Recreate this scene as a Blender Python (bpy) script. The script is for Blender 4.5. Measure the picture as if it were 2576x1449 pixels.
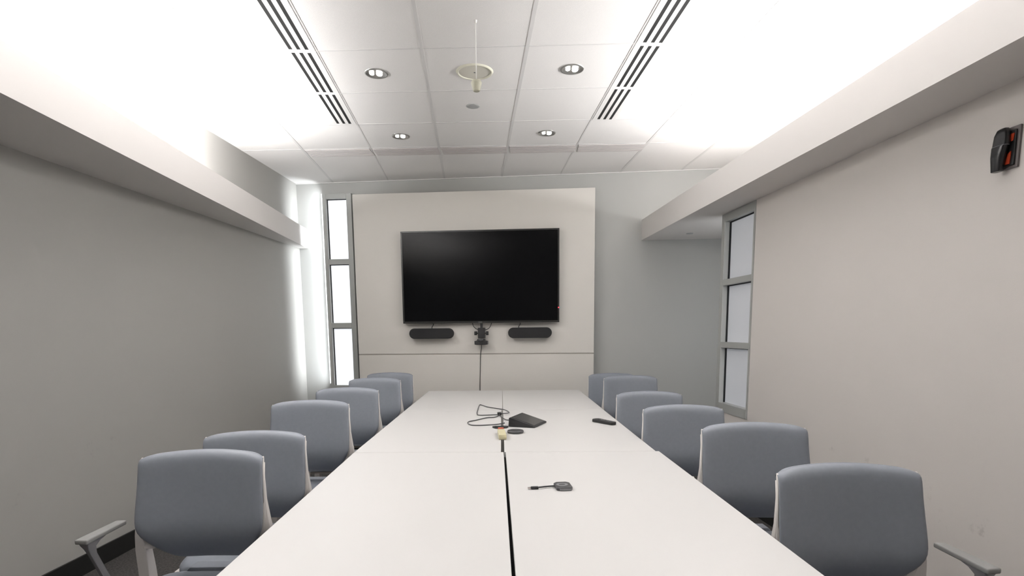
import bpy, bmesh, math, random
from mathutils import Vector, Matrix
random.seed(4)
S = bpy.context.scene
for o in list(bpy.data.objects):
    bpy.data.objects.remove(o)
COL = S.collection
PI = math.pi

# ------------------------------------------------------------------ camera
CAM_H = 1.38
cam_d = bpy.data.cameras.new('camera')
cam = bpy.data.objects.new('camera', cam_d)
COL.objects.link(cam)
yaw, pitch, roll = .0665, -.1321, -.0089
F = Vector((math.sin(yaw) * math.cos(pitch), math.cos(yaw) * math.cos(pitch), math.sin(pitch)))
Rr = Vector((math.cos(yaw), -math.sin(yaw), 0)); Uu = Rr.cross(F)
Rc = math.cos(roll) * Rr + math.sin(roll) * Uu
Uc = -math.sin(roll) * Rr + math.cos(roll) * Uu
cam.matrix_world = Matrix(((Rc.x, Uc.x, -F.x, 0), (Rc.y, Uc.y, -F.y, 0), (Rc.z, Uc.z, -F.z, CAM_H), (0, 0, 0, 1)))
cam_d.sensor_width = 36
cam_d.lens = 1500 / 2576 * 36
cam_d.shift_y = (1031.4 - 724.5) / 2576
cam_d.clip_start = .05
S.camera = cam

# ------------------------------------------------------------------ colour management, world
S.view_settings.view_transform = 'Standard'
S.view_settings.look = 'None'
S.view_settings.gamma = 1
S.view_settings.exposure = 0.22
S.view_settings.use_curve_mapping = False
S.cycles.max_bounces = 14
S.cycles.diffuse_bounces = 10
S.cycles.sample_clamp_indirect = 6
W = bpy.data.worlds.new('world'); S.world = W; W.use_nodes = True
W.node_tree.nodes['Background'].inputs[0].default_value = (.8, .9, 1, 1)
W.node_tree.nodes['Background'].inputs[1].default_value = .05


def area(name, loc, size, sy, power, color=(1, 1, 1), direction=(0, 0, -1), spread=PI, long=(0, 1, 0)):
    l = bpy.data.lights.new(name, 'AREA'); l.shape = 'RECTANGLE'
    l.size, l.size_y, l.energy, l.color, l.spread = size, sy, power, color, spread
    o = bpy.data.objects.new(name, l); COL.objects.link(o)
    o.location = loc
    z = -Vector(direction).normalized(); y = Vector(long); y = (y - z * y.dot(z)).normalized(); x = y.cross(z)
    o.rotation_euler = Matrix((x, y, z)).transposed().to_euler()
    return o


WARM = (1, .97, .94)
NEUT = (1, .992, .985)
COOL = (.93, .97, 1)
# lamp tubes lying in the two coves, shining up at the ceiling
area('cove_lamp_left', (-2.06, 2.75, 2.43), .12, 4.3, 180, NEUT, (0.15, 0, 1))
area('cove_lamp_right', (2.22, 2.45, 2.43), .12, 4.3, 180, NEUT, (-.15, 0, 1))
# added strip light on the window box's hidden flank, to brighten the left corner
sl = area('added_flank_light', (-1.60, 6.84, 1.86), .07, 2.1, 9.5, COOL, (-1, .36, 0), 2.3, (0, 0, 1))
DOWN = [(-.57, 4.07), (.66, 3.95), (-.56, 5.30), (.655, 5.17), (-.57, 2.80), (.66, 2.70), (-.57, 1.55), (.66, 1.45), (-.57, .3), (.66, .2)]
# added light in the recess beyond the right window, to brighten the end wall
area('added_recess_light', (2.36, 4.985, 1.5), .3, 1.5, 2.4, COOL, (-.1, 1, 0), PI, (0, 0, 1))
for x, y in DOWN:
    area('downlight_lamp', (x, y, 2.992), .09, .09, 1.0, WARM, (0, 0, -1), 2.3)

# ------------------------------------------------------------------ materials
def mat(name, color, rough=.5, metal=0, spec=.5, noise=0, nscale=40, bump=0, bscale=200, emit=None, estr=0, coat=0, sheen=0):
    m = bpy.data.materials.new(name); m.use_nodes = True
    nt = m.node_tree; b = nt.nodes['Principled BSDF']
    b.inputs['Base Color'].default_value = (*color, 1)
    b.inputs['Roughness'].default_value = rough
    b.inputs['Metallic'].default_value = metal
    b.inputs['Specular IOR Level'].default_value = spec
    b.inputs['Coat Weight'].default_value = coat
    b.inputs['Sheen Weight'].default_value = sheen
    if emit:
        b.inputs['Emission Color'].default_value = (*emit, 1)
        b.inputs['Emission Strength'].default_value = estr
    tc = nt.nodes.new('ShaderNodeTexCoord')
    if noise:
        n = nt.nodes.new('ShaderNodeTexNoise'); n.inputs['Scale'].default_value = nscale; n.inputs['Detail'].default_value = 4
        nt.links.new(tc.outputs['Object'], n.inputs['Vector'])
        r = nt.nodes.new('ShaderNodeMapRange')
        r.inputs['From Min'].default_value = .3; r.inputs['From Max'].default_value = .7
        r.inputs['To Min'].default_value = 1 - noise; r.inputs['To Max'].default_value = 1 + noise
        nt.links.new(n.outputs['Fac'], r.inputs['Value'])
        mx = nt.nodes.new('ShaderNodeVectorMath'); mx.operation = 'SCALE'
        mx.inputs[0].default_value = color
        nt.links.new(r.outputs['Result'], mx.inputs['Scale'])
        nt.links.new(mx.outputs['Vector'], b.inputs['Base Color'])
    if bump:
        n2 = nt.nodes.new('ShaderNodeTexNoise'); n2.inputs['Scale'].default_value = bscale; n2.inputs['Detail'].default_value = 3
        nt.links.new(tc.outputs['Object'], n2.inputs['Vector'])
        bp = nt.nodes.new('ShaderNodeBump'); bp.inputs['Strength'].default_value = bump; bp.inputs['Distance'].default_value = .002
        nt.links.new(n2.outputs['Fac'], bp.inputs['Height']); nt.links.new(bp.outputs['Normal'], b.inputs['Normal'])
    return m


def scuffed(name, color, spots):
    """painted wall with a few small scuff marks at given object-space places"""
    m = mat(name, color, .6, bump=.12, bscale=260)
    nt = m.node_tree; b = nt.nodes['Principled BSDF']
    tc = next(n for n in nt.nodes if n.type == 'TEX_COORD')
    acc = None
    n = nt.nodes.new('ShaderNodeTexNoise'); n.inputs['Scale'].default_value = 28; n.inputs['Detail'].default_value = 6
    nt.links.new(tc.outputs['Object'], n.inputs['Vector'])
    th = nt.nodes.new('ShaderNodeMapRange'); th.inputs['From Min'].default_value = .56; th.inputs['From Max'].default_value = .7
    nt.links.new(n.outputs['Fac'], th.inputs['Value'])
    for p, r in spots:
        d = nt.nodes.new('ShaderNodeVectorMath'); d.operation = 'DISTANCE'
        nt.links.new(tc.outputs['Object'], d.inputs[0]); d.inputs[1].default_value = p
        g = nt.nodes.new('ShaderNodeMapRange'); g.inputs['From Min'].default_value = r; g.inputs['From Max'].default_value = r * .3
        nt.links.new(d.outputs['Value'], g.inputs['Value'])
        if acc is None: acc = g.outputs['Result']
        else:
            a = nt.nodes.new('ShaderNodeMath'); a.operation = 'MAXIMUM'
            nt.links.new(acc, a.inputs[0]); nt.links.new(g.outputs['Result'], a.inputs[1]); acc = a.outputs[0]
    mu = nt.nodes.new('ShaderNodeMath'); mu.operation = 'MULTIPLY'
    nt.links.new(acc, mu.inputs[0]); nt.links.new(th.outputs['Result'], mu.inputs[1])
    mx = nt.nodes.new('ShaderNodeMix'); mx.data_type = 'RGBA'
    mx.inputs['A'].default_value = (*color, 1); mx.inputs['B'].default_value = (*[c * .76 for c in color], 1)
    nt.links.new(mu.outputs[0], mx.inputs['Factor']); nt.links.new(mx.outputs['Result'], b.inputs['Base Color'])
    return m


M = {}
M['ceiling'] = mat('acoustic_tile', (.80, .785, .775), .9, noise=.035, nscale=260, bump=.5, bscale=420)
M['grid'] = mat('ceiling_grid_metal', (.68, .67, .665), .55)
M['wallL'] = scuffed('grey_wall_left', (.365, .36, .343), [((-2.2, 3.62, .72), .09), ((-2.18, 3.80, .73), .07), ((-2.25, 3.1, .55), .08), ((-2.3, 2.75, .62), .07)])  # left wall set darker and cooler than the right one
M['wallE'] = mat('grey_paint_end', (.40, .402, .39), .6, bump=.1, bscale=260)
M['wallR'] = scuffed('warm_wall_right', (.64, .605, .582), [((2.09, 2.6, .62), .10), ((2.09, 2.45, .50), .08), ((2.09, 2.25, .55), .07), ((2.09, 3.0, .66), .06), ((2.09, 3.3, .7), .05)])
M['soffit'] = mat('white_soffit_paint', (.66, .635, .62), .6)
M['cove'] = mat('cove_wall_paint', (.66, .665, .655), .6)
M['carpet'] = mat('dark_carpet', (.05, .046, .044), .95, noise=.55, nscale=90, bump=.8, bscale=500)
M['base'] = mat('black_baseboard', (.012, .012, .011), .45)
M['panel'] = mat('cream_laminate', (.63, .605, .57), .45)
M['groove'] = mat('panel_joint_metal', (.33, .31, .28), .4)
M['table'] = mat('white_laminate', (.565, .556, .548), .38, spec=.4)
M['tedge'] = mat('white_edge_band', (.74, .73, .71), .5)
M['legm'] = mat('silver_table_leg', (.5, .5, .5), .35, .8)
M['fabric'] = mat('blue_grey_upholstery', (.184, .20, .234), .5, noise=.03, nscale=60, bump=.1, bscale=700)
M['cframe'] = mat('white_chair_plastic', (.66, .63, .61), .45)
M['arm'] = mat('grey_arm_pad', (.24, .24, .235), .5)
M['armpost'] = mat('polished_arm_post', (.34, .34, .36), .25, .75)
M['black'] = mat('black_plastic', (.012, .012, .013), .42)
M['blackcloth'] = mat('black_speaker_fabric', (.014, .014, .015), .85, bump=.5, bscale=1500)
M['screen'] = mat('glossy_black_screen', (.003, .003, .0035), .16, spec=.1)
M['bezel'] = mat('black_bezel', (.01, .01, .009), .3)
M['alu'] = mat('anodised_aluminium', (.40, .41, .40), .4, .2)
M['jamb'] = mat('pale_jamb', (.62, .64, .63), .5)
M['gasket'] = mat('black_gasket', (.008, .008, .01), .6)
M['frostL'] = mat('bright_frosted_glass', (.75, .77, .8), .5, emit=(.93, .955, 1), estr=.68)
M['frostR'] = mat('dim_frosted_glass', (.50, .51, .535), .35, emit=(.78, .82, .9), estr=.13)
M['led'] = mat('red_led', (.5, .0, .0), .4, emit=(1, .05, .08), estr=2.5)
M['slot'] = mat('diffuser_slot_black', (.006, .006, .006), .8)
M['white'] = mat('white_enamel', (.78, .77, .76), .45)
M['grille'] = mat('pinkish_grille_enamel', (.60, .565, .56), .5)
M['grilledark'] = mat('grille_shadow_gap', (.22, .20, .20), .8)
M['reflector'] = mat('spun_aluminium', (.50, .495, .48), .3, .9)
M['bulb'] = mat('lit_bulb', (1, 1, 1), .5, emit=(1, .98, .94), estr=7)
M['spk'] = mat('cream_speaker_grille', (.62, .60, .53), .7, noise=.06, nscale=900)
M['spkrim'] = mat('cream_rim', (.70, .69, .58), .5)
M['cream'] = mat('cream_cup', (.44, .43, .34), .5)
M['detector'] = mat('grey_cover', (.42, .43, .43), .5)
M['cord'] = mat('white_cord', (.82, .81, .78), .6)
M['beige'] = mat('beige_box_plastic', (.50, .46, .30), .5)
M['red'] = mat('rust_red', (.30, .06, .03), .5)
M['dgrey'] = mat('dark_grey_plastic', (.045, .045, .048), .35)
M['mgrey'] = mat('mid_grey_plastic', (.17, .17, .18), .4)
M['tapscreen'] = mat('dark_touch_screen', (.03, .03, .03), .3)
M['plate'] = mat('grey_back_plate', (.16, .14, .14), .5)
M['orange'] = mat('orange_red_plastic', (.45, .05, .015), .4)
M['steel'] = mat('steel_tip', (.45, .4, .38), .3, 1)
M['text'] = mat('grey_mark', (.16, .16, .17), .4)

# ------------------------------------------------------------------ helpers
def tag(o, label=None, cat=None, group=None, kind=None):
    if label: o['label'] = label
    if cat: o['category'] = cat
    if group: o['group'] = group
    if kind: o['kind'] = kind
    return o


def obj(name, bm, m, parent=None, smooth=False, bevel=0, subsurf=0, seg=2):
    me = bpy.data.meshes.new(name)
    bmesh.ops.recalc_face_normals(bm, faces=bm.faces[:])
    bm.to_mesh(me); bm.free()
    for mm in (m if isinstance(m, (list, tuple)) else [m]): me.materials.append(mm)
    o = bpy.data.objects.new(name, me); COL.objects.link(o)
    if parent: o.parent = parent
    if smooth:
        for p in me.polygons: p.use_smooth = True
    if bevel:
        b = o.modifiers.new('bevel', 'BEVEL'); b.width = bevel; b.segments = seg; b.limit_method = 'ANGLE'; b.angle_limit = .6
        for p in me.polygons: p.use_smooth = True
        w = o.modifiers.new('wn', 'WEIGHTED_NORMAL')
    if subsurf:
        s = o.modifiers.new('sub', 'SUBSURF'); s.levels = subsurf; s.render_levels = subsurf
    return o


def empty(name, loc=(0, 0, 0), rz=0):
    o = bpy.data.objects.new(name, None); COL.objects.link(o)
    o.location = loc; o.rotation_euler = (0, 0, rz); o.empty_display_size = .1
    return o


def box(bm, x0, x1, y0, y1, z0, z1, mi=0):
    v = [bm.verts.new((x, y, z)) for z in (z0, z1) for y in (y0, y1) for x in (x0, x1)]
    for f in ((0, 1, 3, 2), (4, 5, 7, 6), (0, 1, 5, 4), (2, 3, 7, 6), (0, 2, 6, 4), (1, 3, 7, 5)):
        fc = bm.faces.new([v[i] for i in f]); fc.material_index = mi
    return bm


def prism(bm, pts, z0, z1, mi=0):
    """extrude an xy outline from z0 to z1"""
    a = [bm.verts.new((x, y, z0)) for x, y in pts]; b = [bm.verts.new((x, y, z1)) for x, y in pts]
    fs = [bm.faces.new(a[::-1]), bm.faces.new(b)]
    n = len(pts)
    for i in range(n): fs.append(bm.faces.new((a[i], a[(i + 1) % n], b[(i + 1) % n], b[i])))
    for f in fs: f.material_index = mi
    return bm


def prism_f(bm, pts, mapper, a0, a1):
    A = [bm.verts.new(mapper(p, a0)) for p in pts]; B = [bm.verts.new(mapper(p, a1)) for p in pts]
    bm.faces.new(A[::-1]); bm.faces.new(B); n = len(pts)
    for i in range(n): bm.faces.new((A[i], A[(i + 1) % n], B[(i + 1) % n], B[i]))
    return bm


def lathe(bm, prof, n=32, c=(0, 0), mi=0, close=True):
    rings = []
    for r, z in prof:
        if r < 1e-6: rings.append([bm.verts.new((c[0], c[1], z))])
        else: rings.append([bm.verts.new((c[0] + r * math.cos(2 * PI * i / n), c[1] + r * math.sin(2 * PI * i / n), z)) for i in range(n)])
    for a, b in zip(rings, rings[1:]):
        for i in range(n):
            j = (i + 1) % n
            if len(a) == 1 and len(b) == 1: continue
            if len(a) == 1: f = bm.faces.new((a[0], b[i], b[j]))
            elif len(b) == 1: f = bm.faces.new((a[i], a[j], b[0]))
            else: f = bm.faces.new((a[i], a[j], b[j], b[i]))
            f.material_index = mi
    return bm


def tube(bm, pts, r, n=8, spline=True, closed=False):
    P = [Vector(p) for p in pts]
    if spline:
        Q = []
        for i in range(len(P) - 1):
            p0, p1, p2, p3 = P[max(i - 1, 0)], P[i], P[i + 1], P[min(i + 2, len(P) - 1)]
            for k in range(6):
                t = k / 6
                Q.append(.5 * ((2 * p1) + (p2 - p0) * t + (2 * p0 - 5 * p1 + 4 * p2 - p3) * t * t + (3 * p1 - p0 - 3 * p2 + p3) * t ** 3))
        Q.append(P[-1]); P = Q
    rings = []; up = None
    for i, p in enumerate(P):
        d = (P[min(i + 1, len(P) - 1)] - P[max(i - 1, 0)]).normalized()
        if up is None:
            up = Vector((0, 0, 1)) if abs(d.z) < .9 else Vector((1, 0, 0))
        a = d.cross(up).normalized(); b = a.cross(d).normalized(); up = b
        rr = r if not callable(r) else r(i / (len(P) - 1))
        rings.append([bm.verts.new(p + a * rr * math.cos(2 * PI * k / n) + b * rr * math.sin(2 * PI * k / n)) for k in range(n)])
    for A, B in zip(rings, rings[1:]):
        for i in range(n): bm.faces.new((A[i], A[(i + 1) % n], B[(i + 1) % n], B[i]))
    bm.faces.new(rings[0][::-1]); bm.faces.new(rings[-1])
    return bm


def loft(bm, secs):
    """secs: list of closed rings (lists of points)"""
    R = [[bm.verts.new(p) for p in s] for s in secs]
    n = len(R[0])
    for A, B in zip(R, R[1:]):
        for i in range(n): bm.faces.new((A[i], A[(i + 1) % n], B[(i + 1) % n], B[i]))
    bm.faces.new(R[0][::-1]); bm.faces.new(R[-1])
    return bm


def nb(): return bmesh.new()


def struct(name, bm, m, parent=None, **k):
    o = obj(name, bm, m, parent, **k)
    if not parent: o['kind'] = 'structure'
    return o


# ------------------------------------------------------------------ room shell
CEIL = 3.003
BACK = -2.2
E0 = Vector((-1.896, 6.983, 0)); EA = -.172
ED = Vector((math.cos(EA), math.sin(EA), 0)); EN = Vector((math.sin(EA), -math.cos(EA), 0))   # EN faces the room


def wl(y): return -2.285 + (y - 3.32) * .1057    # left wall runs slightly askew


def ep(s, off=0): return E0 + ED * s + EN * off


c_end_r = ep(4.56)
struct('floor', box(nb(), -3.2, 3.2, BACK - .1, 7.6, -.06, 0), M['carpet'])
struct('ceiling', box(nb(), -3.2, 3.2, BACK - .1, 7.6, CEIL, CEIL + .06), M['ceiling'])
struct('wall_left', prism(nb(), [(wl(BACK), BACK), (wl(6.985) + .002, 6.985), (wl(6.985) - .12, 7.0), (wl(BACK) - .12, BACK)], 0, CEIL), M['wallL'])
a, b = ep(-.0), ep(4.60)
a2, b2 = a - EN * .12, b - EN * .12
struct('wall_end', prism(nb(), [(a.x, a.y), (b.x, b.y), (b2.x, b2.y), (a2.x, a2.y)], 0, CEIL), M['wallE'])
struct('wall_back', box(nb(), -3.0, 3.0, BACK - .1, BACK, 0, CEIL), M['wallR'])
# right wall below the cove with the window opening, its far return, and the wall above the ledge
RX = 2.09
WY0, WY1, WZ0, WZ1 = 4.372, 4.960, .69, 2.31
w = nb()
box(w, RX, RX + .12, BACK, WY0, 0, 2.31)
box(w, RX, RX + .12, WY0, WY1, 0, WZ0)
struct('wall_right', w, M['wallR'])
struct('wall_return', box(nb(), RX + .12, 2.56, 4.88, 4.958, 0, 2.308), M['wallE'])
w = nb()
prism(w, [(2.50, BACK), (2.62, b.y + .02), (2.74, b.y + .02), (2.62, BACK)], 0, CEIL)
struct('wall_right_outer', w, M['cove'])

# skirting
struct('baseboard_left', prism(nb(), [(wl(BACK), BACK), (wl(6.9), 6.9), (wl(6.9) + .012, 6.9), (wl(BACK) + .012, BACK)], 0, .115), M['base'], bevel=.003)
struct('baseboard_right', box(nb(), RX - .012, RX, BACK, 4.96, 0, .115), M['base'], bevel=.003)
a, b = ep(.02), ep(4.5); c, d = ep(4.5, .012), ep(.02, .012)
struct('baseboard_end', prism(nb(), [(a.x, a.y), (b.x, b.y), (c.x, c.y), (d.x, d.y)], 0, .115), M['base'])

# light ledges (hollow coves with an upstand at the front)
YL = ep(.105).y
w = nb()
prism(w, [(-1.80, BACK), (-1.80, YL - .002), (-1.84, YL + .005), (-1.84, BACK)], 2.31, 2.518)
prism(w, [(-1.84, BACK), (-1.84, YL + .005), (wl(6.97), 6.97), (wl(BACK), BACK)], 2.31, 2.34)
struct('trim_1', w, M['soffit'])
YR = ep(3.72).y
w = nb()
prism(w, [(1.80, BACK), (1.80, YR - .004), (1.84, YR - .011), (1.84, BACK)], 2.31, 2.518)
prism(w, [(1.84, BACK), (1.84, YR - .011), (2.61, ep(4.54).y), (2.50, BACK)], 2.31, 2.34)
struct('trim_2', w, M['soffit'])

# ceiling grid bars: kept as one trim, they are the pattern of the ceiling
X0, DX, Y0, DY, SK = -.8677, .61, 3.7791, .6221, -.0602


def gp(i, j): return (X0 + DX * i, Y0 + DY * j + SK * i)


def bar(bm, p, q, wd, z0, z1, mi=0):
    p, q = Vector(p), Vector(q); n = (q - p).normalized(); n = Vector((-n.y, n.x)) * wd / 2
    prism(bm, [tuple(p + n), tuple(q + n), tuple(q - n), tuple(p - n)], z0, z1, mi)


g = nb()
for i in range(-2, 7):
    x = X0 + DX * i
    if x < wl(6.0): 
        pass
    yend = (E0 + ED * ((x - E0.x) / ED.x)).y
    bar(g, (x, BACK + .01), (x, yend - .002), .012 if i in (0, 3) else .021, CEIL - .002, CEIL)
for j in range(-9, 4):
    bar(g, gp(-2.2, j), gp(5.6, j), .011, CEIL - .0015, CEIL)
p, q = gp(-2, 3.32), gp(5.6, 3.32)
a, b = ep(-.0, .008), ep(4.55, .008)
bar(g, (a.x, a.y), (b.x, b.y), .016, CEIL - .006, CEIL)
struct('trim_3', g, M['grid'])

# ------------------------------------------------------------------ slot diffusers and return grilles in the ceiling
def diffuser(i, side, j):
    """one tile-long unit; local x across, y along"""
    t = empty('slot_diffuser', (*gp(i, j), CEIL))
    y0, y1 = -DY + .004, -.004
    s = side
    sx = [.050, .096, .142]; hw = .0105
    ends = [.006] + [v for c in sx for v in (c - hw, c + hw)] + [.186]
    w = nb()
    ye0, ye1 = y0 + .016, y1 - .016
    for a_, b_, c_, d_ in ((ends[0], ends[1], y0, y1), (ends[2], ends[3], ye0, ye1), (ends[4], ends[5], ye0, ye1), (ends[6], ends[7], y0, y1), (ends[1], ends[6], y0, ye0), (ends[1], ends[6], ye1, y1)):
        x0, x1 = sorted((s * a_, s * b_)); box(w, x0, x1, c_, d_, -.004, .0)
    obj('frame', w, M['white'], t)
    for c in sx:
        x0, x1 = sorted((s * (c - hw), s * (c + hw)))
        obj('slot', box(nb(), x0 + .0001, x1 - .0001, ye0, ye1, -.0032, -.0005), M['slot'], t)
    return t


names = ['nearest the camera', 'middle one', 'farthest from the camera']
for k, j in enumerate((0, 1, 2)):
    L = diffuser(0, -1, j)
    tag(L, ['white ceiling air diffuser with three black slots, left row, unit nearest the camera',
            'white ceiling air diffuser with three black slots, left row, middle unit',
            'white ceiling air diffuser with three black slots, left row, unit farthest down the room'][k], 'air diffuser', 'slot diffusers in the ceiling')
    R_ = diffuser(3, 1, j)
    tag(R_, ['white ceiling air diffuser with three black slots, right row, unit nearest the camera',
             'white ceiling air diffuser with three black slots, right row, middle unit',
             'white ceiling air diffuser with three black slots, right row, unit farthest down the room'][k], 'air diffuser', 'slot diffusers in the ceiling')

glab = ['leftmost of five louvred return grilles across the ceiling near the end wall',
        'second from left of five louvred return grilles across the ceiling',
        'central one of five louvred return grilles across the ceiling',
        'second from right of five louvred return grilles across the ceiling',
        'rightmost of five louvred return grilles across the ceiling near the end wall']
for k, i in enumerate(range(-1, 4)):
    x, y = gp(i, 3)
    t = empty('return_grille', (x, y, CEIL), math.atan2(SK, DX))
    tag(t, glab[k], 'ceiling vent', 'return grilles across the ceiling')
    L = DX / math.cos(math.atan2(SK, DX)) - .012
    obj('backing', box(nb(), .012, L, .008, .215, -.0012, -.0004), M['grilledark'], t)
    for n_ in range(6):
        w = nb(); yy = .012 + n_ * .034
        box(w, .014, L - .002, yy, yy + .027, -.006, -.0014)
        obj('slat', w, M['grille'], t)

# ------------------------------------------------------------------ downlights, ceiling speaker, detector, hanging microphone
dl = ['recessed round downlight in the ceiling, left one of the nearer pair', 'recessed round downlight in the ceiling, right one of the nearer pair',
      'recessed round downlight in the ceiling, left one of the farther pair', 'recessed round downlight in the ceiling, right one of the farther pair']
for k, (x, y) in enumerate(DOWN[:4]):
    t = empty('downlight', (x, y, CEIL)); tag(t, dl[k], 'ceiling light', 'round downlights in the ceiling')
    obj('trim_ring', lathe(nb(), [(.060, -.001), (.0605, -.006), (.072, -.006), (.0745, -.0005)], 40), M['reflector'], t, smooth=True)
    obj('reflector', lathe(nb(), [(.0605, -.0055), (.054, -.0035), (.04, -.002), (0, -.001)], 40), M['reflector'], t, smooth=True)
    for s, px, py, r in ((-1, -.028, -.010, .0145), (1, .018, -.004, .019)):
        w = nb(); bmesh.ops.create_uvsphere(w, u_segments=16, v_segments=10, radius=r)
        for v in w.verts: v.co.z = v.co.z * .12 - .0075; v.co.y *= 1.7; v.co.x += px; v.co.y += py
        obj('bulb', w, M['bulb'], t, smooth=True)

t = empty('ceiling_speaker', (.05, 4.016, CEIL)); tag(t, 'round cream ceiling speaker with a raised rim behind the hanging microphone', 'speaker')
obj('rim', lathe(nb(), [(.100, -.003), (.102, -.009), (.112, -.008), (.118, -.0003)], 48), M['spkrim'], t, smooth=True)
obj('grille', lathe(nb(), [(0, -.0055), (.08, -.0055), (.1, -.004)], 48), M['spk'], t, smooth=True)
obj('centre_screw', lathe(nb(), [(0, -.008), (.006, -.008), (.006, -.005)], 12), M['mgrey'], t)
t = obj('detector_cover', lathe(nb(), [(0, -.003), (.044, -.003), (.049, -.002), (.051, 0)], 40), M['detector'], smooth=True)
t.location = (.042, 4.601, CEIL); tag(t, 'small plain grey round cover plate on the ceiling beyond the cream speaker', 'detector')
t = obj('sprinkler_cover', lathe(nb(), [(0, -.006), (.03, -.006), (.034, 0)], 24), M['detector'], smooth=True)
t.location = (2.15, 5.88, 2.31); tag(t, 'small round sprinkler cover under the right light ledge', 'sprinkler')

t = empty('hanging_microphone', (.051, 3.39, CEIL)); tag(t, 'small cream cup-shaped microphone hanging on a white cord from the ceiling', 'microphone')
obj('cord', tube(nb(), [(0, 0, -.005), (.0, 0, -.15), (.0, 0, -.298)], .0024, 8, False), M['cord'], t, smooth=True)
obj('ceiling_hook', lathe(nb(), [(0, -.014), (.006, -.012), (.009, 0)], 16), M['cord'], t, smooth=True)
obj('cup', lathe(nb(), [(0, -.352), (.016, -.352), (.019, -.348), (.0285, -.313), (.029, -.308), (.022, -.298), (.006, -.292), (0, -.292)], 32), M['cream'], t, smooth=True)

# ------------------------------------------------------------------ windows
def window(name, m, conv, W_, spans, total, depth, glass, jambside, fw):
    """conv(s, o, z): s along the wall, o depth behind the face; spans: list of pane (z0,z1)"""
    root = empty(name)
    root['kind'] = 'structure'

    def bx(bm, s0, s1, o0, o1, z0, z1):
        v = [bm.verts.new(conv(s, o, z)) for z in (z0, z1) for o in (o0, o1) for s in (s0, s1)]
        for f in ((0, 1, 3, 2), (4, 5, 7, 6), (0, 1, 5, 4), (2, 3, 7, 6), (0, 2, 6, 4), (1, 3, 7, 5)):
            bm.faces.new([v[i] for i in f])
    s0, s1, p0, p1 = W_
    fr = nb()
    z0, z1 = total
    bx(fr, s0, p0, 0, depth, z0, z1); bx(fr, p1, s1, 0, depth, z0, z1)
    zs = [z0] + [q for sp in spans for q in sp] + [z1]
    for k in range(0, len(zs), 2): bx(fr, p0, p1, 0, depth, zs[k], zs[k + 1])
    obj('window_frame', fr, m, root, bevel=.002)
    for a_, b_ in spans:
        pn = nb(); bx(pn, p0, p1, depth * .7, depth * .7 + .006, a_, b_)
        pane = obj('pane', pn, glass, root)
        gk = nb(); g_ = .007; o0, o1 = depth * .7 - .012, depth * .7
        if jambside > 0: bx(gk, p1 - g_ * 2.2, p1, o0, o1, a_, b_)
        else: bx(gk, p0, p0 + g_, o0, o1, a_, b_)
        bx(gk, p0, p1, o0, o1, b_ - g_, b_)
        obj('gasket', gk, M['gasket'], root)
    return root, bx


def convL(s, o, z):
    P = E0 + ED * s + EN * (.07 - o) + Vector((-.01, 0, 0)); return (P.x, P.y, z)


wL, _ = window('window_1', M['alu'], convL, (.316, .655, .368, .598), [(.786, 1.426), (1.484, 2.122), (2.178, 2.818)], (.70, 2.872), .068, M['frostL'], 0, .05)


def convR(s, o, z): return (RX - .006 + o, s, z)


wR, bxr = window('window_2', M['alu'], convR, (WY0, WY1, 4.395, 4.905), [(.765, 1.225), (1.272, 1.735), (1.782, 2.245)], (WZ0, WZ1 - .002), .075, M['frostR'], 1, .05)
j = nb()
for z0, z1 in ((.765, 1.225), (1.272, 1.735), (1.782, 2.245)):
    bxr(j, 4.8985, 4.9045, .002, .040, z0, z1)
obj('jamb_liner', j, M['jamb'], wR)
# added glowing panes, out of view, set behind the two added lights
q = nb()
v = [q.verts.new(convL(s_, o_, z_)) for z_ in (.80, 2.83) for o_ in (.008, .06) for s_ in (.3145, .317)]
for f in ((0, 1, 3, 2), (4, 5, 7, 6), (0, 1, 5, 4), (2, 3, 7, 6), (0, 2, 6, 4), (1, 3, 7, 5)): q.faces.new([v[i] for i in f])
obj('added_glow_pane', q, M['frostL'], wL)
w3 = empty('added_recess_pane'); w3['kind'] = 'structure'  # added lit pane in the hidden recess, no known window there
q = nb(); box(q, 2.17, 2.20, 4.959, 4.978, .70, 2.28); box(q, 2.52, 2.55, 4.959, 4.978, .70, 2.28); box(q, 2.20, 2.52, 4.959, 4.978, .70, .74); box(q, 2.20, 2.52, 4.959, 4.978, 2.24, 2.28)
obj('window_frame', q, M['alu'], w3)
obj('pane', box(nb(), 2.20, 2.52, 4.960, 4.966, .74, 2.24), M['frostL'], w3)

# ------------------------------------------------------------------ display panel and what hangs on it
P0 = Vector((1.31, 6.30, 0)); PA = -.15


def PNL(name, label, cat, s, off, z=0):
    d = Vector((math.cos(PA), math.sin(PA), 0)); n = Vector((math.sin(PA), -math.cos(PA), 0))
    p = P0 + d * s + n * off
    return tag(empty(name, (p.x, p.y, z), PA), label, cat)


t = PNL('display_wall_panel', 'large cream laminate wall panel behind the television', 'wall panel', 0, 0)
obj('upper_board', box(nb(), -2.577, -.012, 0, .07, 1.140, 2.832), M['panel'], t, bevel=.002)
obj('lower_board', box(nb(), -2.577, -.012, 0, .07, .0, 1.128), M['panel'], t, bevel=.002)
obj('joint_strip', box(nb(), -2.575, -.014, .006, .068, 1.1275, 1.1405), M['groove'], t)

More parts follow.
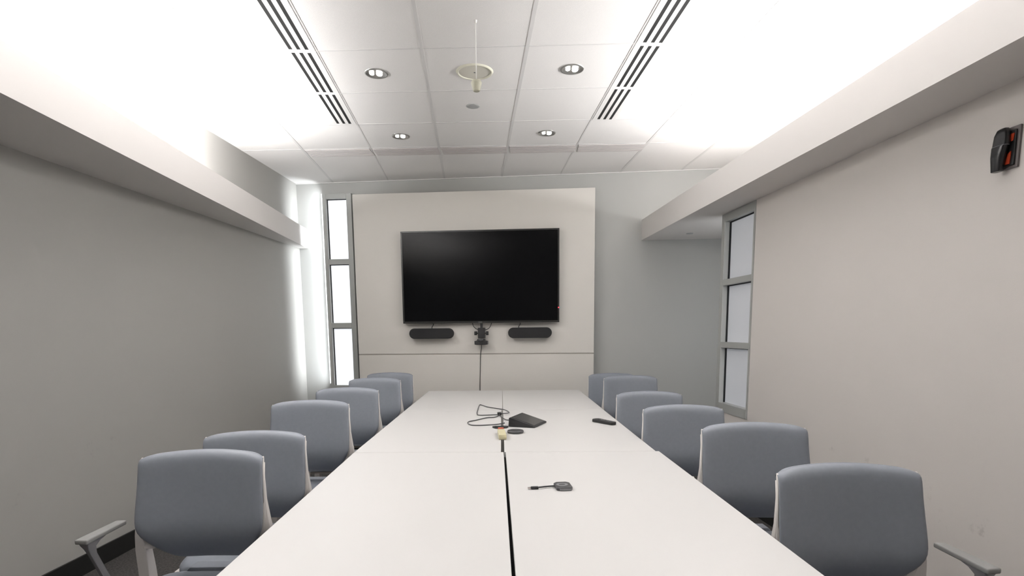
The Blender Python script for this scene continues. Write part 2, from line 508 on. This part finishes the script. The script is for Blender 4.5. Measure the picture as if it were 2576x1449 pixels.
tv = PNL('television', 'large black flat screen television, switched off, on the cream panel', 'television', 0, .08)
x0, x1, z0, z1 = -2.048, -.379, 1.466, 2.424
w = nb(); fwd = .016
box(w, x0, x1, -.0, .04, z0, z0 + fwd + .004); box(w, x0, x1, 0, .04, z1 - fwd, z1)
box(w, x0, x0 + fwd, 0, .04, z0 + .02, z1 - fwd); box(w, x1 - fwd, x1, 0, .04, z0 + .02, z1 - fwd)
obj('bezel', w, M['bezel'], tv, bevel=.0015)
obj('screen', box(nb(), x0 + fwd - .001, x1 - fwd + .001, .004, .012, z0 + .018, z1 - fwd + .001), M['screen'], tv)
obj('back_shell', box(nb(), x0 + .01, x1 - .01, .012, .06, z0 + .01, z1 - .01), M['black'], tv, bevel=.006)
obj('wall_mount', box(nb(), x0 + .5, x1 - .5, .06, .079, z0 + .3, z1 - .2), M['black'], tv)
w = nb(); bmesh.ops.create_uvsphere(w, u_segments=12, v_segments=8, radius=.006)
for v in w.verts: v.co += Vector((x1 - .008, -.001, 1.618))
obj('power_light', w, M['led'], tv, smooth=True)
obj('badge', box(nb(), -1.235, -1.195, -.0012, .0, z0 + .006, z0 + .012), M['text'], tv)


def capsule_pts(x0, x1, z0, z1, n=14):
    r = (z1 - z0) / 2; zc = (z0 + z1) / 2; pts = []
    for k in range(n + 1):
        a_ = -PI / 2 + PI * k / n; pts.append((x1 - r + r * math.cos(a_), zc + r * math.sin(a_)))
    for k in range(n + 1):
        a_ = PI / 2 + PI * k / n; pts.append((x0 + r + r * math.cos(a_), zc + r * math.sin(a_)))
    return pts


for (x0, x1, cx, lab) in ((-1.982, -1.509, -1.735, 'black pill-shaped speaker under the left half of the television'), (-.918, -.457, -.80, 'black pill-shaped speaker under the right half of the television')):
    t = PNL('speaker_bar', lab, 'speaker', 0, .10); t['group'] = 'pill-shaped speakers under the television'
    w = prism_f(nb(), capsule_pts(x0, x1, 1.303, 1.4135), lambda p, a_: (p[0], a_, p[1]), 0, .085)
    obj('grille_body', w, M['blackcloth'], t, bevel=.006)
    obj('wall_bracket', box(nb(), (x0 + x1) / 2 - .05, (x0 + x1) / 2 + .05, .084, .0995, 1.33, 1.39), M['black'], t)
    obj('cable', tube(nb(), [(cx - .012, .07, 1.405), (cx - .005, .05, 1.43), (cx + .008, .06, 1.45), (cx + .006, .06, 1.463)], .004, 8), M['black'], t, smooth=True)

t = PNL('conference_camera', 'black video conference camera on a clamp mount below the television', 'camera', -1.203, .11)
w = nb(); box(w, -.036, .036, .0, .10, 1.305, 1.415); obj('mount_body', w, M['black'], t, bevel=.006)
w = nb(); box(w, -.012, .012, .02, .06, 1.415, 1.462); obj('top_bracket', w, M['black'], t, bevel=.002)
for s in (-1, 1):
    w = nb(); a0, a1 = sorted((s * .034, s * .052)); box(w, a0, a1, .02, .06, 1.350, 1.362); a0, a1 = sorted((s * .05, s * .074)); box(w, a0, a1, .005, .055, 1.336, 1.378)
    obj('side_knob', w, M['black'], t, bevel=.004)
w = nb()
pr = [(-.068, 1.238), (-.045, 1.234), (.045, 1.234), (.068, 1.238), (.07, 1.276), (.044, 1.28), (.036, 1.298), (-.036, 1.298), (-.044, 1.28), (-.07, 1.276)]
prism_f(w, [(x, z) for x, z in pr], lambda p, a_: (p[0], a_, p[1]), -.03, .06)
cb = obj('camera_base', w, M['black'], t, bevel=.004)
w = nb(); lathe(w, [(.0, 0), (.026, 0), (.03, .012), (.03, .03)], 24)
for v in w.verts: v.co = Vector((v.co.x, -.04 + v.co.z, 1.283 + v.co.y * .55))
obj('lens', w, M['dgrey'], t, smooth=True)
obj('front_mark', box(nb(), -.012, .022, -.0308, -.030, 1.303 - .012, 1.297), M['text'], t)
obj('cable', tube(nb(), [(-.035, .05, 1.395), (-.06, .04, 1.405), (-.085, .04, 1.43), (-.098, .05, 1.464)], .0035, 8), M['black'], t, smooth=True)
obj('cable', tube(nb(), [(.035, .05, 1.392), (.055, .04, 1.396), (.085, .04, 1.415), (.108, .05, 1.464)], .0035, 8), M['black'], t, smooth=True)
obj('floor_cable', tube(nb(), [(-.006, .08, 1.245), (-.012, .095, 1.19), (-.024, .104, 1.13), (-.03, .104, .95), (-.036, .104, .76), (-.04, .104, .3), (-.04, .104, .01)], .0032, 8), M['black'], t, smooth=True)

# ------------------------------------------------------------------ tables
TZ = .78
tabs = [
    ([(-.651, 1.345), (.0845, 1.285), (.151, 2.920), (-.600, 2.992)], 'white rectangular table nearest the camera, left of the centre gap'),
    ([(.0945, 1.285), (.846, 1.22), (.922, 2.860), (.161, 2.919)], 'white rectangular table nearest the camera, right of the centre gap, under the dongle'),
    ([(-.600, 2.998), (.138, 2.926), (.217, 4.509), (-.520, 4.583)], 'white rectangular table in the middle of the left row, under the looped cable'),
    ([(.1545, 2.925), (.907, 2.867), (.993, 4.451), (.2315, 4.509)], 'white rectangular table in the middle of the right row, under the remote control'),
    ([(-.520, 4.590), (.227, 4.516), (.304, 6.031), (-.441, 6.087)], 'white rectangular table at the far end, left of the centre seam'),
    ([(.232, 4.516), (.995, 4.458), (1.080, 5.985), (.308, 6.031)], 'white rectangular table at the far end, right of the centre seam'),
]
for pts, lab in tabs:
    cx = sum(p[0] for p in pts) / 4; cy = sum(p[1] for p in pts) / 4
    t = empty('conference_table', (cx, cy, 0)); tag(t, lab, 'table', 'white tables joined into one long table')
    loc = [(p[0] - cx, p[1] - cy) for p in pts]
    w = prism(nb(), loc, TZ - .028, TZ); obj('tabletop', w, M['table'], t, bevel=.0022)
    for s in (-1, 1):
        w = nb(); yy = s * .55
        box(w, -.03, .03, yy - .02, yy + .02, .06, TZ - .03)
        box(w, -.27, .27, yy - .025, yy + .025, .035, .06)
        box(w, -.2, .2, yy - .02, yy + .02, TZ - .05, TZ - .0285)
        lg = obj('leg', w, M['legm'], t, bevel=.004)
        for s2 in (-1, 1):
            w = nb(); lathe(w, [(0, -.012), (.017, -.012), (.017, .012), (0, .012)], 16)
            for v in w.verts: v.co = Vector((s2 * .24 + v.co.x, yy + v.co.z, .018 + v.co.y))
            obj('caster', w, M['black'], lg)

# ------------------------------------------------------------------ chairs (facing -Y, origin on the floor under the top of the back)
def make_chair():
    root = empty('conference_chair')
    # backrest pad
    prof = [(0, .045, .946), (.012, .030, .960), (.03, .010, .963), (.06, -.008, .952), (.10, -.018, .930), (.2, -.025, .885), (.35, -.036, .82), (.5, -.050, .752), (.6, -.060, .706), (.68, -.064, .670), (.76, -.060, .633), (.85, -.042, .594), (.93, -.015, .561), (1, .018, .535)]

    def hw(t_):
        K = [(0, .212), (.012, .221), (.035, .228), (.07, .2302), (.2, .230), (.5, .235), (.62, .236), (.68, .231), (.76, .207), (.85, .178), (.93, .153), (.97, .141), (1, .132)]
        for (a0, b0), (a1, b1) in zip(K, K[1:]):
            if t_ <= a1: return b0 + (b1 - b0) * (t_ - a0) / (a1 - a0)
        return K[-1][1]
    N = 16
    w = nb(); G = []; H = []
    for (t_, y, z) in prof:
        r1, r2 = [], []
        h = hw(t_)
        th = .030 if t_ > .03 else .02
        if t_ > .9: th = .024
        for k in range(N + 1):
            s = -1 + 2 * k / N
            x = s * h
            yy = y - .040 * (x / .23) ** 2 * (1 if t_ < .7 else 1 - (t_ - .7) * 1.2)
            zz = z - .016 * (x / .23) ** 2 * max(0, 1 - t_ * 2)
            if t_ < .08: zz -= max(0, abs(s) - .86) * .13 * (1 - t_ / .08)
            e = max(0, abs(s) - .93) / .07
            r1.append(w.verts.new((x, yy + .006 * e, zz)))
            r2.append(w.verts.new((x * .985, yy + th - .008 * e, zz - (.004 if t_ < .03 else 0))))
        G.append(r1); H.append(r2)
    for A, sgn in ((G, 1), (H, -1)):
        for a_, b_ in zip(A, A[1:]):
            for k in range(N): w.faces.new((a_[k], a_[k + 1], b_[k + 1], b_[k])[::sgn])
    for a_, b_, c_, d_ in zip(G, G[1:], H, H[1:]):
        w.faces.new((a_[0], b_[0], d_[0], c_[0])); w.faces.new((a_[N], c_[N], d_[N], b_[N]))
    for k in range(N):
        w.faces.new((G[0][k], H[0][k], H[0][k + 1], G[0][k + 1])); w.faces.new((G[-1][k], G[-1][k + 1], H[-1][k + 1], H[-1][k]))
    obj('backrest', w, M['fabric'], root, smooth=True, subsurf=1)
    # white rear shell
    w = nb()
    G = []; H = []
    for (t_, y, z) in prof[4:-1]:
        r1, r2 = [], []
        h = hw(t_) - .001
        for k in range(N + 1):
            s = -1 + 2 * k / N; x = s * h
            yy = y - .040 * (min(abs(x), .235) / .23) ** 2 * (1 if t_ < .7 else 1 - (t_ - .7) * 1.2)
            zz = z - .016 * (x / .23) ** 2 * max(0, 1 - t_ * 2)
            if t_ < .08: zz -= max(0, abs(s) - .86) * .13 * (1 - t_ / .08)
            r1.append(w.verts.new((x, yy + .026, zz))); r2.append(w.verts.new((x, yy + .034, zz)))
        G.append(r1); H.append(r2)
    for A, sgn in ((G, 1), (H, -1)):
        for a_, b_ in zip(A, A[1:]):
            for k in range(N): w.faces.new((a_[k], a_[k + 1], b_[k + 1], b_[k])[::sgn])
    for a_, b_, c_, d_ in zip(G, G[1:], H, H[1:]):
        w.faces.new((a_[0], b_[0], d_[0], c_[0])); w.faces.new((a_[N], c_[N], d_[N], b_[N]))
    for k in range(N):
        w.faces.new((G[0][k], H[0][k], H[0][k + 1], G[0][k + 1])); w.faces.new((G[-1][k], G[-1][k + 1], H[-1][k + 1], H[-1][k]))
    obj('back_shell', w, M['cframe'], root, smooth=True)
    # white side frames, tapering up along the back, with the web to the pad corner
    for s in (-1, 1):
        w = nb()
        # z, inner x, outer x, y front, y rear
        sec = [(.940, .219, .2245, -.026, -.016), (.920, .224, .2290, -.040, -.028), (.86, .226, .2310, -.050, -.034), (.78, .228, .2350, -.060, -.038), (.70, .228, .245, -.066, -.036), (.65, .222, .252, -.066, -.032), (.59, .216, .260, -.058, -.018), (.50, .226, .268, -.040, .012), (.44, .232, .273, -.030, .028)]
        rings = []
        for z, xi, xo, yf, yr in sec:
            rings.append([(s * xi, yf, z), (s * xo, yf + .004, z), (s * xo, yr, z), (s * xi, yr, z)])
        loft(w, rings)
        prism_f(w, [(.234, .680), (.205, .635), (.186, .598), (.225, .598)], lambda p, a_: (s * p[0], a_, p[1]), -.060, -.040)
        obj('side_frame', w, M['cframe'], root, bevel=.0025)
        w = nb()
        loft(w, [[(s * .232, -.030, .44), (s * .273, -.026, .44), (s * .273, .032, .44), (s * .232, .032, .44)],
                 [(s * .252, .000, .0), (s * .282, .000, .0), (s * .282, .034, .0), (s * .252, .034, .0)]])
        obj('leg', w, M['cframe'], root, bevel=.004)
        w = nb()
        loft(w, [[(s * .195, -.34, .425), (s * .235, -.34, .425), (s * .235, -.30, .425), (s * .195, -.30, .425)],
                 [(s * .235, -.365, .0), (s * .260, -.365, .0), (s * .260, -.34, .0), (s * .235, -.34, .0)]])
        obj('leg', w, M['cframe'], root, bevel=.004)
        # arm: pad with a curved post dropping to the seat frame
        w = nb()
        pts = [(s * .326, -.205), (s * .373, -.200), (s * .368, .018), (s * .330, .024)]
        prism(w, pts if s > 0 else pts[::-1], .668, .686)
        arm = obj('armrest', w, M['arm'], root, bevel=.005)
        w = nb()
        rg = []
        for z, xc, xw, yc, yw in [(.672, .348, .034, -.135, .120), (.662, .345, .028, -.160, .070), (.648, .340, .018, -.172, .042), (.625, .334, .014, -.172, .032), (.55, .312, .014, -.160, .030), (.46, .280, .015, -.148, .032), (.425, .235, .04, -.140, .034), (.415, .20, .05, -.140, .034)]:
            rg.append([(s * (xc - xw / 2), yc - yw / 2, z), (s * (xc + xw / 2), yc - yw / 2, z), (s * (xc + xw / 2), yc + yw / 2, z), (s * (xc - xw / 2), yc + yw / 2, z)])
        loft(w, rg)
        obj('arm_post', w, M['armpost'], arm, bevel=.003)
    # seat pad with waterfall front and bowed rear edge
    w = nb(); T = []; B = []
    rows = [(-.375, .435, .19), (-.365, .458, .208), (-.33, .474, .220), (-.28, .480, .225), (-.18, .478, .228), (-.08, .476, .226), (-.03, .477, .220), (.0, .474, .205)]
    for y, z, h in rows:
        a_, b_ = [], []
        for k in range(N + 1):
            sx = -1 + 2 * k / N
            yo = (.062 * (1 - sx * sx)) * (1 if y > -.06 else (.5 if y > -.1 else 0))
            e = max(0, abs(sx) - .85) / .15
            a_.append(w.verts.new((sx * h, y + yo, z - .016 * e * e)))
            b_.append(w.verts.new((sx * h * .97, (y + yo) * .985, .428)))
        T.append(a_); B.append(b_)
    for A, sgn in ((T, -1), (B, 1)):
        for a_, b_ in zip(A, A[1:]):
            for k in range(N): w.faces.new((a_[k], a_[k + 1], b_[k + 1], b_[k])[::sgn])
    for a_, b_, c_, d_ in zip(T, T[1:], B, B[1:]):
        w.faces.new((a_[0], b_[0], d_[0], c_[0])); w.faces.new((a_[N], c_[N], d_[N], b_[N]))
    for k in range(N):
        w.faces.new((T[0][k], B[0][k], B[0][k + 1], T[0][k + 1])); w.faces.new((T[-1][k], T[-1][k + 1], B[-1][k + 1], B[-1][k]))
    obj('seat', w, M['fabric'], root, smooth=True, subsurf=1)
    w = nb(); box(w, -.215, .215, -.34, .02, .408, .430); box(w, -.262, .262, -.02, .015, .405, .428)
    obj('seat_pan', w, M['cframe'], root, bevel=.004)
    # raised rear block joining seat and back
    w = nb(); prism_f(w, [(-.122, .455), (-.118, .478), (-.106, .490), (.106, .490), (.118, .478), (.122, .455)], lambda p, a_: (p[0], a_, p[1]), .020, .085)
    obj('back_bracket', w, M['fabric'], root, bevel=.004)
    return root


proto = make_chair()


def copy_tree(o, parent=None):
    c = o.copy(); COL.objects.link(c); c.parent = parent
    for ch in [x for x in o.children]: copy_tree(ch, c)
    return c


LCH = [(-1.000, 2.262, .948, -.05), (-.980, 2.750, .938, -.05), (-.947, 3.57, .985, -.06), (-.906, 4.423, .98, -.06), (-.853, 5.34, .98, -.06), (-.813, 6.04, .978, -.06)]
RCH = [(1.180, 1.791, .948, -.05), (1.201, 2.470, .978, -.05), (1.184, 3.284, .956, -.06), (1.225, 4.066, .955, -.06), (1.347, 5.020, .995, -.06), (1.36, 5.76, .962, -.05)]
pos = ['nearest the camera', 'second from the camera', 'third from the camera', 'fourth from the camera', 'fifth from the camera', 'farthest from the camera']
first = True
for side, L in (('left', LCH), ('right', RCH)):
    for k, (x, y, h, rz) in enumerate(L):
        if first: c = proto; first = False
        else: c = copy_tree(proto)
        c.location = (x, y, 0); c.rotation_euler = (0, 0, rz); c.scale = (1, 1, h / .962)
        tag(c, 'blue-grey chair with white frame, %s side of the table, %s' % (side, pos[k]), 'chair', 'chairs along the two sides of the table')

# ------------------------------------------------------------------ things on the table
ZT = TZ + .0005
# touch controller: wedge
t = empty('touch_controller', (.350, 3.775, ZT), -.43); tag(t, 'black wedge-shaped touch controller lying on the table beside the cable loops', 'controller')
w = nb(); prism_f(w, [(-.092, 0), (.092, 0), (.094, .010), (-.074, .060), (-.088, .056)], lambda p, a_: (p[0], a_, p[1]), -.115, .115)
for v in w.verts:
    if v.co.y < 0: v.co.x *= .96
obj('body', w, M['black'], t, bevel=.004)
w = nb(); 
n_ = Vector((.05, 0, .168)).normalized() * .0015
vs = [Vector((-.064, -.106, .0572)), Vector((.080, -.106, .0143)), Vector((.083, .106, .0134)), Vector((-.066, .106, .0578))]
A = [w.verts.new(v + n_ * .2) for v in vs]; B = [w.verts.new(v + n_) for v in vs]
w.faces.new(A[::-1]); w.faces.new(B)
for i in range(4): w.faces.new((A[i], A[(i + 1) % 4], B[(i + 1) % 4], B[i]))
obj('screen', w, M['tapscreen'], t)

cab = [(.258, 3.925), (.222, 3.955), (.195, 4.16), (.188, 4.235), (.054, 4.221), (.032, 4.304), (.038, 4.495), (.053, 4.78), (.069, 4.825), (.121, 4.68), (.200, 4.562), (.245, 4.490), (.268, 4.355), (.252, 4.262), (.219, 4.225), (.197, 4.215), (.183, 4.150), (.149, 4.108), (.095, 4.09), (.024, 3.99), (-.022, 3.936), (-.033, 3.87), (-.012, 3.785), (.047, 3.764), (.150, 3.776), (.205, 3.79)]
zc = [.004] * len(cab)
for i_, z_ in ((0, .012), (1, .008), (13, .010), (14, .013), (15, .013), (16, .009), (24, .006), (25, .012)): zc[i_] = z_
t = obj('looped_cable', tube(nb(), [(x, y, TZ + z) for (x, y), z in zip(cab, zc)], .0034, 8), M['dgrey'], smooth=True)
tag(t, 'thin black cable lying in two loops over the centre gap', 'cable')
t = obj('cable_tie', box(nb(), -.014, .014, -.025, .025, 0, .018), M['black'], bevel=.004)
t.location = (.190, 4.225, TZ + .0175); t.location.z = TZ + .004; tag(t, 'small black tie bundling the looped cable over the centre gap', 'cable tie')


def puck(name, loc, r, h, lab, m, sy=1, cat='microphone'):
    t = empty(name, (*loc, ZT)); tag(t, lab, cat)
    w = lathe(nb(), [(0, 0), (r * .9, 0), (r, h * .35), (r * .97, h * .75), (r * .88, h), (0, h)], 40)
    for v in w.verts: v.co.y *= sy
    obj('body', w, m, t, smooth=True, bevel=.002)
    w = lathe(nb(), [(0, h + .0004), (r * .55, h + .0004), (r * .55, h + .0015), (0, h + .0015)], 32)
    for v in w.verts: v.co.y *= sy
    obj('top_disc', w, M['dgrey'], t)
    return t


puck('microphone_puck', (.251, 3.475), .050, .017, 'round black microphone puck in front of the touch controller', M['dgrey'])
t = obj('cable_hub', prism(nb(), [(-.05, .02), (-.036, -.012), (.0, -.022), (.04, -.012), (.052, .02), (.03, .032), (-.03, .032)], 0, .011), M['black'], bevel=.003)
t.location = (.170, 3.655, ZT); tag(t, 'flat black cable hub lying across the gap behind the beige box', 'hub')
t = empty('beige_box', (.164, 3.36, ZT), .0); tag(t, 'small beige box with rust-red far end straddling the centre gap', 'box')
obj('body', box(nb(), -.0215, .0215, -.105, .085, 0, .030), M['beige'], t, bevel=.004)
obj('front_ridge', box(nb(), -.019, .019, -.1075, -.105, .010, .016), M['beige'], t)
obj('red_end', box(nb(), -.017, .017, .085, .120, .003, .034), M['red'], t, bevel=.003)

# remote control
t = empty('remote_control', (.850, 3.775, ZT), math.radians(117)); tag(t, 'black handheld remote control on the right edge of the table', 'remote control')
w = nb(); prism(w, [(-.100, -.014), (-.092, -.022), (.078, -.030), (.092, -.026), (.100, -.010), (.100, .010), (.092, .026), (.078, .030), (-.092, .022), (-.100, .014)], .0, .020)
obj('body', w, M['black'], t, bevel=.005)
for k, (x, y, m_) in enumerate([(-.08, 0, "mgrey"), (-.06, .009, 'mgrey'), (-.06, -.009, 'mgrey'), (-.03, 0, 'mgrey'), (.045, .008, 'dgrey'), (.045, -.008, 'dgrey')]):
    w = nb(); lathe(w, [(0, .0222), (.0045, .0222), (.005, .020)], 12)
    for v in w.verts: v.co.x += x; v.co.y += y
    obj('button', w, M[m_], t)
for v_ in (0,):
    w = nb(); lathe(w, [(.008, .0202), (.008, .022), (.014, .022), (.0145, .0202)], 20)
    for v in w.verts: v.co.x += .015
    obj('dial', w, M['mgrey'], t)

# dongle
t = empty('presentation_dongle', (.337, 2.212, ZT), .05); tag(t, 'dark grey presentation dongle with a short cable on the near right table', 'dongle')
w = nb(); prism(w, [(-.028, -.036), (-.016, -.046), (.026, -.046), (.034, -.036), (.036, .03), (.024, .046), (-.016, .046), (-.028, .03)], .0, .013)
obj('body', w, M['dgrey'], t, bevel=.003)
obj('front_band', box(nb(), -.018, .028, -.0475, -.0455, .001, .009), M['mgrey'], t, bevel=.0008)
w = nb(); lathe(w, [(.012, .0132), (.013, .0145), (.022, .0145), (.023, .0132)], 24); obj('button_ring', w, M['mgrey'], t)
obj('cable', tube(nb(), [(-.027, .010, .006), (-.04, .010, .006), (-.065, .006, .006), (-.095, -.002, .006)], .0032, 8), M['black'], t, smooth=True)
w = nb(); 
for v in box(w, -.121, -.092, -.009, .005, .001, .010).verts: pass
obj('plug', w, M['black'], t, bevel=.002)
obj('connector_tip', box(nb(), -.133, -.1215, -.0065, .0025, .003, .008), M['steel'], t, bevel=.001)

# ------------------------------------------------------------------ wall device on the right wall
t = empty('wall_device', (RX, 2.26, 2.06)); tag(t, 'black wall-mounted sensor device with orange inner face on a grey plate, right wall', 'sensor')
w = nb(); box(w, -.010, -.0005, -.027, .045, -.078, .077); obj('back_plate', w, M['plate'], t, bevel=.002)
w = nb(); box(w, -.018, -.0105, -.018, .040, -.068, .062); obj('inner_recess', w, M['black'], t, bevel=.002)
w = nb(); prism_f(w, [(-.014, .048), (.004, .048), (-.003, .020), (-.010, .022)], lambda p, a_: (a_, p[0], p[1]), -.022, -.0185)
prism_f(w, [(-.006, -.016), (.006, -.024), (.016, -.062), (-.004, -.062)], lambda p, a_: (a_, p[0], p[1]), -.022, -.0185)
obj('orange_insert', w, M['orange'], t)
w = nb()
rg = []
for z, x0, x1, y0, y1 in [(-.084, -.050, -.020, .012, .052), (-.03, -.054, -.022, .004, .056), (.005, -.054, -.022, -.004, .056), (.012, -.052, -.020, -.006, .055), (.050, -.050, -.018, -.004, .052), (.070, -.044, -.016, .006, .046), (.076, -.036, -.016, .012, .040)]:
    cxm, cym, hx, hy = (x0 + x1) / 2, (y0 + y1) / 2, (x1 - x0) / 2, (y1 - y0) / 2
    rg.append([(cxm + hx * math.copysign(abs(math.cos(a_)) ** .6, math.cos(a_)), cym + hy * math.copysign(abs(math.sin(a_)) ** .6, math.sin(a_)), z) for a_ in [2 * PI * i / 20 for i in range(20)]])
loft(w, rg)
obj('housing', w, mat('gloss_black_housing', (.01, .01, .012), .22), t, smooth=True, bevel=.002)
obj('seam', tube(nb(), [(rg[3][i][0] * 1.002, rg[3][i][1] + .0, .009) for i in range(4, 17)], .0012, 6, False), M['mgrey'], t)
